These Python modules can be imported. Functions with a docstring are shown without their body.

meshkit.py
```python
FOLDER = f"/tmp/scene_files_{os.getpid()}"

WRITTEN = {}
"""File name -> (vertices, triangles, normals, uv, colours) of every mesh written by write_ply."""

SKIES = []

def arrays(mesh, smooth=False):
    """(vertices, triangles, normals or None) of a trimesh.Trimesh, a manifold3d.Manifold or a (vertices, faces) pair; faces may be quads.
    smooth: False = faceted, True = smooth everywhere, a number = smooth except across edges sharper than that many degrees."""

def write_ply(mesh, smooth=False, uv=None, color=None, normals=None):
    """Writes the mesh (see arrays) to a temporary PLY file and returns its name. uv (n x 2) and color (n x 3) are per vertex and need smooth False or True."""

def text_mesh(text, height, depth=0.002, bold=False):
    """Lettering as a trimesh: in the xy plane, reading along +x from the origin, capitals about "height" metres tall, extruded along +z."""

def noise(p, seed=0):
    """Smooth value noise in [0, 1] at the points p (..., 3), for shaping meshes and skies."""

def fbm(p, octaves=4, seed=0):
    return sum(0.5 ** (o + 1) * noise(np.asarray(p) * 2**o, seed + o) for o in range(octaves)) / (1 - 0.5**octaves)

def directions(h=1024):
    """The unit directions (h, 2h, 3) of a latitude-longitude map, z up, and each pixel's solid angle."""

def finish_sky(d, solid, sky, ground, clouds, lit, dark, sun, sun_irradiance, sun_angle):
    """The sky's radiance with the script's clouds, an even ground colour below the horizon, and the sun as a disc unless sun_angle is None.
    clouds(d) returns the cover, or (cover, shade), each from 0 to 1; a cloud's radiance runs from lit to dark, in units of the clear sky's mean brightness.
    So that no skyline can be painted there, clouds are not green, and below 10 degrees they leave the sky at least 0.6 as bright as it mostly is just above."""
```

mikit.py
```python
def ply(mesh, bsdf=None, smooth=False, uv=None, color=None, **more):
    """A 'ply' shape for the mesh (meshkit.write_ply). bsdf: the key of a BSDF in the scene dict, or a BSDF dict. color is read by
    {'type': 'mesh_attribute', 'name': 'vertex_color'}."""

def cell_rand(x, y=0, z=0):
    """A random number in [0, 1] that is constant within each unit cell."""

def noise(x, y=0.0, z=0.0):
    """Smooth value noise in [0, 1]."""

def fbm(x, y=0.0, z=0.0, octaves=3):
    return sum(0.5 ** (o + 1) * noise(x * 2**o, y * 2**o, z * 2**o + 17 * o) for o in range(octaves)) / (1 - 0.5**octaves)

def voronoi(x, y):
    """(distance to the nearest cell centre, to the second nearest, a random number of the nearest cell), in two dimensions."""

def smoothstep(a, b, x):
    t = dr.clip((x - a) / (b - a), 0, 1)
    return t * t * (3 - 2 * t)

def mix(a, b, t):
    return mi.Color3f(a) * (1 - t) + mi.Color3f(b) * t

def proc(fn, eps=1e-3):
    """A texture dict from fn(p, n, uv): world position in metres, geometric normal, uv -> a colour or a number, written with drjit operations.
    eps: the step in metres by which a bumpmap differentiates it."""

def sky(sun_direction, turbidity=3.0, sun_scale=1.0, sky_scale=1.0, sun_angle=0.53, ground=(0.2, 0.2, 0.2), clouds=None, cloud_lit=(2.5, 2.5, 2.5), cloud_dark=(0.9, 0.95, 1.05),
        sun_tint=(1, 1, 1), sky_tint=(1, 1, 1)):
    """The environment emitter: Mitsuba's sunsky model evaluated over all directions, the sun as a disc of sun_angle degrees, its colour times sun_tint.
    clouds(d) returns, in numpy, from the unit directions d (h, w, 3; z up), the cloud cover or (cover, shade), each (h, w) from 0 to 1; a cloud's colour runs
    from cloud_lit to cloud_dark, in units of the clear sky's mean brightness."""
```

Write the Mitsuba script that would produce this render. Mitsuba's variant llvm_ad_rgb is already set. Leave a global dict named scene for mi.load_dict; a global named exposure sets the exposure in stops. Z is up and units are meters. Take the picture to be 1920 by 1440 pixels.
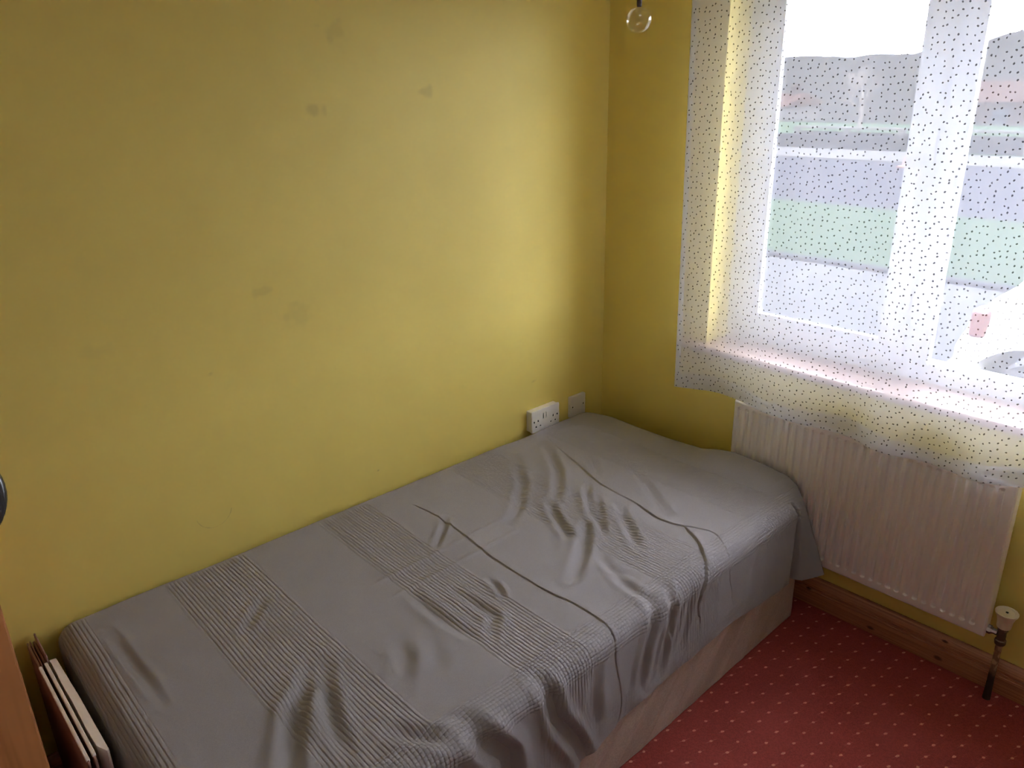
import math
import numpy as np, trimesh, manifold3d as m3, drjit as dr
import mitsuba as mi, mikit, meshkit
from shapely.geometry import Polygon, Point, box as sbox

T = mi.ScalarTransform4f
rng = np.random.default_rng(7)
scene, labels = {}, {}

# ------------------------------------------------------------------ camera
YAW, PITCH, ROLL = 0.83664, 0.36677, 0.022225
EYE = np.array([1.9510, -2.2512, 1.6857])
fw = np.array([-math.sin(YAW) * math.cos(PITCH), math.cos(YAW) * math.cos(PITCH), -math.sin(PITCH)])
r0 = np.array([math.cos(YAW), math.sin(YAW), 0.0])
d0 = np.cross(fw, r0)
rt = math.cos(ROLL) * r0 + math.sin(ROLL) * d0
dn = -math.sin(ROLL) * r0 + math.cos(ROLL) * d0
M = np.eye(4)
M[:3, 0], M[:3, 1], M[:3, 2], M[:3, 3] = -rt, -dn, fw, EYE
scene['camera'] = {'type': 'perspective', 'fov': 66.297, 'fov_axis': 'x', 'near_clip': 0.05, 'far_clip': 2000.0, 'to_world': T(M)}

# ------------------------------------------------------------------ sky, fill lamp level, exposure
SKY = 21.5         # radiance of the overcast sky
FILL_LAMP = 1.9         # radiance of the unseen ceiling lamp added as fill
exposure = 0.62
scene['sky'] = mikit.sky((0.5, 0.6, 0.62), sun_scale=0.0, sky_scale=SKY / 0.0905, ground=(0.05, 0.05, 0.05),
                         clouds=lambda d: np.ones(d.shape[:2]), cloud_lit=(0.95, 1.0, 1.17), cloud_dark=(0.95, 1.0, 1.17))

# ------------------------------------------------------------------ helpers
def mat(name, d):
    scene[name] = d
    return name

def princ(c, rough=0.6, two=True, **k):
    col = c if isinstance(c, dict) else {'type': 'rgb', 'value': list(c)}
    p = {'type': 'principled', 'base_color': col, 'roughness': rough, **k}
    return {'type': 'twosided', 'bsdf': p} if two else p

def bumped(d, fn, eps=1e-3, scale=1.0):
    return {'type': 'twosided', 'bsdf': {'type': 'bumpmap', 'arbitrary': mikit.proc(fn, eps=eps), 'scale': scale, 'bsdf': d}}

def obj(key, mesh, m, smooth=False, label=None, cat=None, group=None, kind=None, **kw):
    if key in scene:
        n = 1
        while f'{key}_{n:03d}' in scene:
            n += 1
        key = f'{key}_{n:03d}'
    scene[key] = mikit.ply(mesh, m, smooth=smooth, **kw)
    tag(key, label, cat, group, kind)
    return key

def tag(key, label=None, cat=None, group=None, kind=None):
    d = {k: v for k, v in (('label', label), ('category', cat), ('group', group), ('kind', kind)) if v}
    if d:
        labels[key] = d

def bx(x0, x1, y0, y1, z0, z1):
    m = trimesh.creation.box((x1 - x0, y1 - y0, z1 - z0))
    m.apply_translation(((x0 + x1) / 2, (y0 + y1) / 2, (z0 + z1) / 2))
    return m

def rbx(x0, x1, y0, y1, z0, z1, r=0.003, seg=8):
    r = min(r, (x1 - x0) / 2.01, (y1 - y0) / 2.01, (z1 - z0) / 2.01)
    s = m3.Manifold.sphere(r, seg)
    return m3.Manifold.batch_hull([s.translate((x, y, z)) for x in (x0 + r, x1 - r) for y in (y0 + r, y1 - r) for z in (z0 + r, z1 - r)])

def tri(m):
    a = m.to_mesh()
    return trimesh.Trimesh(a.vert_properties[:, :3], a.tri_verts, process=False)

def lathe(prof, n=32):
    return trimesh.creation.revolve(np.array(prof, float), sections=n)

def at(m, x, y, z):
    m = m.copy(); m.apply_translation((x, y, z)); return m

def rot(m, deg, ax):
    m = m.copy(); m.apply_transform(trimesh.transformations.rotation_matrix(math.radians(deg), ax)); return m

def cat_(ms):
    return trimesh.util.concatenate(ms)

def tube(pts, r, n=10):
    v, f = [], []
    pts = np.asarray(pts, float); r = np.broadcast_to(r, (len(pts),))
    t = np.gradient(pts, axis=0); t /= np.linalg.norm(t, axis=1, keepdims=True) + 1e-12
    a = np.cross(t, np.where(np.abs(t[:, 2:]) < 0.9, [0, 0, 1.0], [1.0, 0, 0])); a /= np.linalg.norm(a, axis=1, keepdims=True)
    b = np.cross(t, a); ang = np.arange(n) * 2 * np.pi / n
    v = (pts[:, None] + r[:, None, None] * (np.cos(ang)[None, :, None] * a[:, None] + np.sin(ang)[None, :, None] * b[:, None])).reshape(-1, 3)
    k = len(pts)
    for i in range(k - 1):
        for j in range(n):
            p, q = i * n + j, i * n + (j + 1) % n
            f += [[p, q, q + n], [p, q + n, p + n]]
    v = np.vstack([v, pts[0], pts[-1]])
    for j in range(n):
        f.append([k * n, (j + 1) % n, j]); f.append([k * n + 1, (k - 1) * n + j, (k - 1) * n + (j + 1) % n])
    return trimesh.Trimesh(v, f, process=False)

def gridmesh(P, flip=False):
    """P (n, m, 3) -> Trimesh of quads split in two."""
    n, m = P.shape[:2]
    i, j = np.meshgrid(np.arange(n - 1), np.arange(m - 1), indexing='ij')
    a = (i * m + j).ravel(); b = a + 1; c = a + m; d = c + 1
    f = np.vstack([np.stack([a, c, d], 1), np.stack([a, d, b], 1)])
    if flip:
        f = f[:, ::-1]
    return trimesh.Trimesh(P.reshape(-1, 3), f, process=False)

def sstep(a, b, x):
    t = np.clip((x - a) / (b - a), 0, 1)
    return t * t * (3 - 2 * t)

# ------------------------------------------------------------------ materials of the room
STAINS = [(-1.164, 1.632, .035, .5), (-.797, 1.67, .03, .45), (-1.087, 1.818, .05, .3), (-1.072, .541, .006, .9),
          (-1.378, 1.181, .03, .3), (-1.546, .996, .012, .5), (-1.28, 1.099, .06, .25), (-.384, .657, .012, .6), (-1.801, 1.117, .04, .2)]

def wall_col(p, n, uv):
    base = mi.Color3f(0.72, 0.585, 0.15)
    k = mikit.fbm(p.x * 3 + 3, p.y * 3, p.z * 3, 3)
    c = base * (0.95 + 0.1 * k)
    on = dr.select(p.x < 0.02, 1.0, 0.0)
    dirt = mi.Float(0)
    for y, z, r, a in STAINS:
        d = dr.sqrt(dr.square((p.y - y) / r) + dr.square((p.z - z) / (r * 0.7)))
        w = d + 0.9 * (mikit.noise(p.y * 60, p.z * 60, 2.0) - 0.5)
        dirt = dirt + a * (1 - mikit.smoothstep(0.2, 1.1, w))
    # curved pencil-like scuff low on the wall
    d = dr.abs(dr.sqrt(dr.square(p.y + 1.60) + dr.square(p.z - 0.61)) - 0.05)
    arc = (1 - mikit.smoothstep(0.0006, 0.002, d)) * dr.select((p.z < 0.60) & (p.y > -1.655), 1.0, 0.0) * mikit.noise(p.y * 90, p.z * 90, 0.0)
    dirt = dr.minimum(dirt + 0.7 * arc, 0.9) * on
    return mikit.mix(c, mi.Color3f(0.30, 0.22, 0.09), dirt * 0.45)

mat('wall_paint', {'type': 'twosided', 'bsdf': {'type': 'bumpmap', 'arbitrary': mikit.proc(lambda p, n, uv: 0.0006 * mikit.fbm(p.x * 140, p.y * 140, p.z * 140, 2), eps=1e-3), 'scale': 1.0,
    'bsdf': princ(mikit.proc(wall_col), 0.55, False, specular=0.35)}})
mat('ceiling_paint', princ((0.84, 0.83, 0.80), 0.8))
mat('bounce_white', princ((0.86, 0.85, 0.82), 0.7))  # for the unseen walls, chosen pale to bounce daylight back into the room

DOT = 0.0524
def carpet_col(p, n, uv):
    pile = mikit.fbm(p.x * 420, p.y * 420, 1.0, 2)
    big = mikit.fbm(p.x * 5, p.y * 5, 3.0, 3)
    base = mi.Color3f(0.185, 0.034, 0.027) * (0.55 + 0.6 * pile + 0.35 * big)
    gx = (p.x - 1.0295) / DOT; gy = (p.y + 0.9240) / DOT
    ix, iy = dr.floor(gx + 0.5), dr.floor(gy + 0.5)
    jx = (mikit.cell_rand(ix, iy, 1) - 0.5) * 0.07; jy = (mikit.cell_rand(ix, iy, 2) - 0.5) * 0.07
    dx = (gx - ix - jx) * DOT; dy = (gy - iy - jy) * DOT
    wob = (mikit.noise(p.x * 500, p.y * 500, 5.0) - 0.5) * 0.004
    a, b = dy * 0.94 + dx * 0.34, dx * 0.94 - dy * 0.34
    L = 0.0044 + 0.0026 * mikit.cell_rand(ix, iy, 4)
    d = dr.sqrt(dr.square(a / L) + dr.square(b / 0.0036))
    dot = 1 - mikit.smoothstep(0.75, 1.15, d + wob * 90)
    tail = (1 - mikit.smoothstep(0.0004, 0.0014, dr.abs(b))) * (1 - mikit.smoothstep(0.010, 0.022, dr.abs(a))) * mikit.cell_rand(ix, iy, 7)
    return mikit.mix(base, mi.Color3f(0.52, 0.27, 0.20) * (0.6 + 0.6 * pile), dr.minimum(dot + 0.35 * tail, 1.0))

mat('carpet', bumped(princ(mikit.proc(carpet_col), 0.95, False, specular=0.1, sheen=0.3), lambda p, n, uv: 0.003 * mikit.fbm(p.x * 380, p.y * 380, 0.0, 2), 8e-4))

KNOTS = [(1.177, .021, .013, .007), (1.383, .026, .014, .008), (.96, .061, .01, .006), (1.392, .092, .010, .005), (.75, .03, .012, .007), (1.9, .05, .012, .007), (.3, .06, .012, .007)]
def pine(p, n, uv):
    w = p.z + 0.006 * mikit.noise(p.x * 3, p.y * 3, 1.0)
    bend = mi.Float(0); kn = mi.Float(0)
    for x, z, a, b in KNOTS:
        d = dr.sqrt(dr.square((p.x - x) / a) + dr.square((p.z - z) / b))
        kn = dr.maximum(kn, 1 - mikit.smoothstep(0.45, 1.2, d))
        bend = bend + 0.006 * dr.exp(-0.25 * d * d) * dr.select(p.z > z, 1.0, -1.0)
    g = mikit.fbm((w - bend) * 260, p.x * 2.5 + p.y * 2.5, 2.0, 3)
    f = mikit.noise((w - bend) * 900, p.x * 14 + p.y * 14, 4.0)
    c = mikit.mix(mi.Color3f(0.34, 0.145, 0.065), mi.Color3f(0.25, 0.095, 0.042), mikit.smoothstep(0.35, 0.7, g))
    c = c * (0.88 + 0.24 * f)
    return mikit.mix(c, mi.Color3f(0.055, 0.020, 0.010), kn * 0.9)
mat('pine', princ(mikit.proc(pine), 0.42, specular=0.4))

def sillwood(p, n, uv):
    g = mikit.fbm(p.y * 220 + 3 * mikit.noise(p.x * 3, p.y * 10), p.x * 2.0, 2.0, 3)
    return mikit.mix(mi.Color3f(0.32, 0.235, 0.20), mi.Color3f(0.23, 0.155, 0.13), mikit.smoothstep(0.3, 0.75, g))
mat('sill_wood', princ(mikit.proc(sillwood), 0.3, specular=0.5))

def chestwood(p, n, uv):
    g = mikit.fbm(p.y * 60 + 2 * mikit.noise(p.z * 2, p.y * 6), p.z * 2.2 + p.x, 2.0, 3)
    return mikit.mix(mi.Color3f(0.42, 0.175, 0.060), mi.Color3f(0.30, 0.110, 0.036), mikit.smoothstep(0.3, 0.75, g))
mat('chest_wood', princ(mikit.proc(chestwood), 0.4, specular=0.4))
mat('white_plastic', princ((0.78, 0.76, 0.72), 0.35))
mat('cream_plastic', princ((0.74, 0.66, 0.50), 0.4))
mat('dark_hole', princ((0.02, 0.018, 0.015), 0.8))
mat('upvc', princ((0.66, 0.67, 0.69), 0.3))
mat('gasket', princ((0.06, 0.06, 0.065), 0.6))
mat('pane_glass', {'type': 'thindielectric', 'int_ior': 1.5})
mat('bulb_glass', {'type': 'thindielectric', 'int_ior': 1.5})
mat('radiator_enamel', princ((0.82, 0.80, 0.76), 0.38, specular=0.5))
mat('steel_dark', princ((0.20, 0.18, 0.16), 0.5, metallic=0.3))
mat('chrome', {'type': 'roughconductor', 'material': 'Cr', 'alpha': 0.18})
mat('valve_brown', princ((0.10, 0.06, 0.035), 0.4, metallic=0.6))
def pipe_col(p, n, uv):
    k = mikit.fbm(p.x * 90, p.y * 90, p.z * 45, 3)
    low = 1 - mikit.smoothstep(0.085, 0.12, p.z + 0.05 * (k - 0.5))
    c = mikit.mix(mi.Color3f(0.34, 0.22, 0.12), mi.Color3f(0.17, 0.085, 0.04), mikit.smoothstep(0.4, 0.6, k))
    return mikit.mix(c, mi.Color3f(0.03, 0.02, 0.014), low)
mat('pipe_metal', princ(mikit.proc(pipe_col), 0.45, metallic=0.4))
mat('black_gloss', princ((0.012, 0.012, 0.013), 0.25))
mat('black_cord', princ((0.03, 0.012, 0.008), 0.5))

# ------------------------------------------------------------------ room shell
RX, RY, RZ = 2.75, -2.95, 2.38
WX0, WX1, WZ0, WZ1, WT = 0.474, 1.95, 0.800, 2.10, 0.24      # window hole and wall thickness
obj('floor', bx(-0.1, RX + 0.1, RY - 0.1, 0.0, -0.1, 0.0), 'carpet', label='dark red carpet with a grid of small pink dots', kind='structure')
obj('ceiling', bx(-0.1, RX + 0.1, RY - 0.1, WT, RZ, RZ + 0.1), 'ceiling_paint', label='plain white ceiling', kind='structure')
obj('wall_left', bx(-0.1, 0, RY - 0.1, WT, -0.1, RZ), 'wall_paint', label='long mustard yellow wall behind the bed', kind='structure')
hole = m3.Manifold.cube((RX + 0.1, WT, RZ + 0.7)).translate((0, 0, -0.7)) - m3.Manifold.cube((WX1 - WX0, WT + 0.2, WZ1 - WZ0)).translate((WX0, -0.1, WZ0))
obj('wall_back', hole, 'wall_paint', label='mustard yellow wall with the window and the radiator', kind='structure')
obj('wall_right', bx(RX, RX + 0.1, RY - 0.1, 0, -0.1, RZ), 'bounce_white', label='unseen wall on the right, made off-white to bounce daylight', kind='structure')
obj('wall_front', bx(0, RX, RY - 0.1, RY, -0.1, RZ), 'bounce_white', label='unseen wall behind the camera, made off-white to bounce daylight', kind='structure')

def skirting(length):
    """Profile with two grooves, extruded along +x; back at y=0, face towards -y."""
    h = 0.1064
    pts = [(0, 0), (-.018, 0), (-.018, .058), (-.0165, .0595), (-.0165, .0625), (-.018, .064), (-.018, .0685), (-.0155, .070), (-.0155, .0735), (-.0178, .0755),
           (-.0165, .090), (-.013, .100), (-.008, .1055), (-.006, h), (0, h)]
    m = trimesh.creation.extrude_polygon(Polygon(pts), length)      # x -> y, y -> z, z -> x
    v = m.vertices.copy()
    m.vertices = np.stack([v[:, 2], v[:, 0], v[:, 1]], 1)
    m.fix_normals()
    return m
obj('baseboard_back', at(skirting(RX - 0.02), 0.02, -0.002, 0.001), 'pine', smooth=25, label='knotty varnished pine skirting board under the radiator', kind='structure')
s = rot(skirting(-RY - 0.02), 90, (0, 0, 1))
s.apply_translation((0.002, RY + 0.01, 0.001))
s.vertices[:, 0] = np.abs(s.vertices[:, 0] - 0.002) + 0.002
s.fix_normals()
obj('baseboard_left', s, 'pine', smooth=25, label='pine skirting board behind the bed', kind='structure')

# ------------------------------------------------------------------ window
tag('window_1', 'white plastic casement window in a yellow recess behind the curtain', kind='structure')
FY = 0.125
fr = m3.Manifold.cube((WX1 - WX0, 0.07, WZ1 - 0.826)).translate((WX0, FY, 0.826))
MX0, MX1 = 1.072, 1.142
LG = (0.530, 1.072, 0.868, 2.045)      # light behind the left sash
RG = (MX1, 1.892, 0.878, 2.045)
for a in (LG, RG):
    fr = fr - m3.Manifold.cube((a[1] - a[0], 0.3, a[3] - a[2])).translate((a[0], 0, a[2]))
obj('window_1__frame', fr, 'upvc')
def ring(x0, x1, z0, z1, w, y0, y1, c=0.008):
    """A rectangular frame with a chamfered inner edge."""
    o = m3.CrossSection([[(x0, z0), (x1, z0), (x1, z1), (x0, z1)]]) - m3.CrossSection([[(x0 + w, z0 + w), (x1 - w, z0 + w), (x1 - w, z1 - w), (x0 + w, z1 - w)]])
    m = m3.Manifold.extrude(o, y1 - y0)
    return m.rotate((90, 0, 0)).translate((0, y1, 0))
obj('window_1__sash', ring(0.518, 1.082, 0.856, 2.057, 0.062, FY - 0.012, FY - 0.001), 'upvc', label='white opening sash on the left')
ka = 'window_1__sash'
obj(ka + '__bead', ring(0.579, 1.021, 0.917, 1.996, 0.014, FY - 0.008, FY + 0.012), 'upvc')
obj(ka + '__pane', bx(0.592, 1.008, FY + 0.012, FY + 0.0125, 0.930, 1.983), 'pane_glass')
obj('window_1__bead', ring(MX1 - 0.001, 1.893, 0.868, 2.046, 0.014, FY + 0.004, FY + 0.03), 'upvc')
obj('window_1__pane', bx(MX1 + 0.01, 1.88, FY + 0.031, FY + 0.0315, 0.88, 2.034), 'pane_glass')
hd = cat_([tri(rbx(1.040, 1.062, FY - 0.024, FY - 0.0125, 1.40, 1.47, 0.004)), tri(rbx(1.043, 1.059, FY - 0.046, FY - 0.020, 1.42, 1.445, 0.004)), tri(rbx(1.042, 1.060, FY - 0.052, FY - 0.038, 1.325, 1.447, 0.005))])
obj(ka + '__handle', hd, 'upvc', smooth=40, label='white window handle')
sill = m3.Manifold.batch_hull([m3.Manifold.cylinder(1.652, 0.0125, 0.0125, 24).rotate((0, 90, 0)).translate((0.386, -0.0375, 0.8125)),
                               m3.Manifold.cube((1.652, 0.02, 0.025)).translate((0.386, -0.022, 0.80))])
sill = sill + m3.Manifold.cube((WX1 - WX0 - 0.002, 0.15, 0.025)).translate((WX0 + 0.001, -0.021, 0.80))
obj('window_1__window_sill', sill, 'sill_wood', smooth=40, label='varnished reddish wooden sill with a rounded nose')

# ------------------------------------------------------------------ outside, seen through the curtain
G = -0.60
mat('lawn_grass', princ(mikit.proc(lambda p, n, uv: mikit.mix(mi.Color3f(0.012, 0.0208, 0.0128), mi.Color3f(0.016, 0.0264, 0.016), mikit.fbm(p.x * 2, p.y * 2, 0.0, 3))), 0.9, specular=0.0))
mat('paving', princ(mikit.proc(lambda p, n, uv: mi.Color3f(0.03224, 0.03328, 0.03432) * (.85 + .3 * mikit.fbm(p.x * 3, p.y * 3, 0.0, 3))), 0.9, specular=0.0))
mat('tarmac', princ(mikit.proc(lambda p, n, uv: mi.Color3f(0.0136, 0.0144, 0.0184) * (.85 + .3 * mikit.fbm(p.x * 2, p.y * 2, 0.0, 3))), 0.9, specular=0.0))
mat('kerb_stone', princ((0.0128, 0.0136, 0.0176), .9, specular=0.0))
mat('render_white', princ((0.044, 0.0432, 0.0416), .9, specular=0.0))
mat('fence_grey', princ((0.0112, 0.012, 0.0144), .9, specular=0.0))
mat('roof_tile', princ((0.024, 0.0136, 0.0112), .9, specular=0.0))
mat('brick_pink', princ((0.02, 0.0152, 0.0136), .9, specular=0.0))
mat('hill_scrub', princ(mikit.proc(lambda p, n, uv: mikit.mix(mi.Color3f(0.008, 0.0088, 0.0084), mi.Color3f(0.012, 0.0116, 0.0112), mikit.fbm(p.x * .15, p.y * .15, p.z * .4, 3))), 0.95, specular=0.0))
mat('car_white', princ((0.4, 0.4, 0.4), .35, clearcoat=0.2))
mat('car_dark', princ((0.028, 0.0304, 0.04), .3, clearcoat=0.5))
mat('rubber', princ((0.016, 0.016, 0.0176), .8))
mat('tail_red', princ((0.064, 0.0112, 0.0096), .3))
mat('car_glass', princ((0.016, 0.02, 0.024), .1))
mat('cone_orange', princ((0.068, 0.0176, 0.008), .6))
mat('bark', princ((0.072, 0.064, 0.056), .9, specular=0.0))
mat('pole_grey', princ((0.036, 0.0376, 0.0376), .6))

obj('pavement', bx(-9, 14, 0.30, 7.50, G - .1, G), 'paving', label='pale concrete drive below the window', kind='structure')
obj('pavement_kerb', rbx(-14, 14, 7.50, 7.66, G - .1, G + .05, .02), 'kerb_stone', label='grey kerb along the near side of the lawn', kind='structure')
obj('lawn', bx(-16, 14, 7.66, 12.4, G - .1, G + .01), 'lawn_grass', label='green lawn between the drive and the road', kind='structure')
obj('road', bx(-30, 20, 12.4, 20.8, G - .1, G - .01), 'tarmac', label='grey road beyond the lawn', kind='structure')
mat('slab_pale', princ((.032, .032, .032), .95, specular=0.0))
obj('footpath', bx(-34, 20, 20.8, 23.9, G - .1, G + .02), 'slab_pale', label='pale footpath on the far side of the road', kind='structure')
obj('verge', bx(-45, 24, 23.9, 40.0, G - .1, G - .02), 'lawn_grass', label='grass verge behind the far footpath', kind='structure')

# low fence of posts and panels
tag('boundary_fence', 'low grey panel fence with a pale coping beyond the footpath', 'fence')
FX = np.linspace(-12.6, -1.8, 7)
for i in range(6):
    obj('boundary_fence__panel', rbx(FX[i] + .09, FX[i + 1] - .09, 24.6, 24.66, G, G + .52, .01), 'fence_grey')
for x in FX:
    obj('boundary_fence__post', rbx(x - .09, x + .09, 24.55, 24.72, G, G + .60, .02), 'render_white')
obj('boundary_fence__coping', rbx(FX[0] - .1, FX[-1] + .1, 24.53, 24.74, G + .60, G + .68, .02), 'render_white')

# far ground and ridge
gx, gy = np.meshgrid(np.linspace(-150, 60, 150), np.linspace(39.5, 260, 60), indexing='ij')
def far_z(x, y):
    q = sstep(70, 175, y)
    n = meshkit.fbm(np.stack([x * .035, y * .02, x * 0], -1), 4, 3)
    ridge = 3.4 + 4.6 * n + 3.2 * np.exp(-((x + 35) / 18) ** 2)
    return (G - 2.0 * sstep(39, 70, y)) * (1 - q) + q * ridge + .8 * q * (meshkit.noise(np.stack([x * .5, y * .2, x * 0], -1), 5) - .5)
obj('hill', gridmesh(np.stack([gx, gy, far_z(gx, gy)], -1), True), 'hill_scrub', smooth=True, label='dull grey-green wooded hill on the horizon', kind='structure')

def house(key, x, y, w, dpt, hw, hr, z, wm, label):
    tag(key, label, 'house')
    obj(key + '__walls', bx(x, x + w, y, y + dpt, z, z + hw), wm)
    v = np.array([[x - .3, y - .3, z + hw], [x + w + .3, y - .3, z + hw], [x + w + .3, y + dpt + .3, z + hw], [x - .3, y + dpt + .3, z + hw], [x - .3, y + dpt / 2, z + hw + hr], [x + w + .3, y + dpt / 2, z + hw + hr]])
    obj(key + '__roof', trimesh.convex.convex_hull(v), 'roof_tile')
    obj(key + '__chimney', bx(x + w * .8, x + w * .8 + .6, y + dpt / 2 - .3, y + dpt / 2 + .3, z + hw + hr * .6, z + hw + hr + .7), 'brick_pink')
    n = max(2, int(w / 2.6))
    for i in range(n):
        a = x + w * (i + .5) / n
        obj(key + '__window', bx(a - .5, a + .5, y - .06, y + .05, z + hw * .42, z + hw * .8), 'car_glass')
house('house', -37.5, 58, 5.5, 6, 2.2, .9, -2.7, 'render_white', 'white house with a red roof seen at the left window pane')
house('house_001', -21.6, 60, 9.0, 6, 2.4, 1.3, -2.6, 'brick_pink', 'pinkish brick house with a red roof seen at the right window pane')

# bare tree on the skyline
def branches():
    r = np.random.default_rng(3); ms = []
    def grow(p, d, L, rad, lev):
        q = p + d * L
        ms.append(tube([p, (p + q) / 2 + r.normal(0, .03 * L, 3), q], [rad, rad * .8, rad * .6], 6))
        if lev < 4:
            for k in range(3 if lev else 5):
                e = d + r.normal(0, .5, 3); e[2] = abs(e[2]) * .8 + .25; e /= np.linalg.norm(e)
                grow(p + d * L * r.uniform(.55, 1), e, L * r.uniform(.55, .75), rad * .55, lev + 1)
    grow(np.zeros(3), np.array([0, 0, 1.0]), 1.3, .10, 0)
    return ms
bm = branches()
tx_, ty_ = 1.951 - 36 * math.tan(math.radians(24.7)), -2.25 + 36
tag('bare_tree', 'small bare tree standing up against the white sky', 'tree')
obj('bare_tree__trunk', at(bm[0], tx_, ty_, G - .02), 'bark', smooth=True)
obj('bare_tree__branches', at(cat_(bm[1:]), tx_, ty_, G - .02), 'bark', smooth=True, kind='stuff')

# pole and cone
tag('lamp_post', 'pale slim post standing behind the orange cone', 'post')
px_, py_ = 1.951 - 23.2 * math.tan(math.radians(21.62)), -2.25 + 23.2
obj('lamp_post__pole', at(lathe([(0, 0), (.06, 0), (.06, .3), (.035, .35), (.028, 2.6), (0, 2.6)], 12), px_, py_, G + .02), 'pole_grey', smooth=30)
obj('lamp_post__cap', at(lathe([(0, 2.6), (.05, 2.6), (.05, 2.66), (0, 2.70)], 12), px_, py_, G + .02), 'pole_grey', smooth=30)
tag('traffic_cone', 'orange traffic cone at the foot of the pale post', 'traffic cone')
cx_, cy_ = 1.951 - 22.0 * math.tan(math.radians(21.5)), -2.25 + 22.0
obj('traffic_cone__base', rbx(cx_ - .22, cx_ + .22, cy_ - .22, cy_ + .22, G - .01, G + .04, .015), 'cone_orange')
obj('traffic_cone__cone', at(lathe([(0, .04), (.17, .04), (.10, .35), (.03, .66), (0, .67)], 20), cx_, cy_, G - .01), 'cone_orange', smooth=30)
obj('traffic_cone__band', at(lathe([(.107, .33), (.112, .33), (.085, .45), (.08, .45)], 20), cx_, cy_, G - .01), 'render_white', smooth=30)

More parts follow.
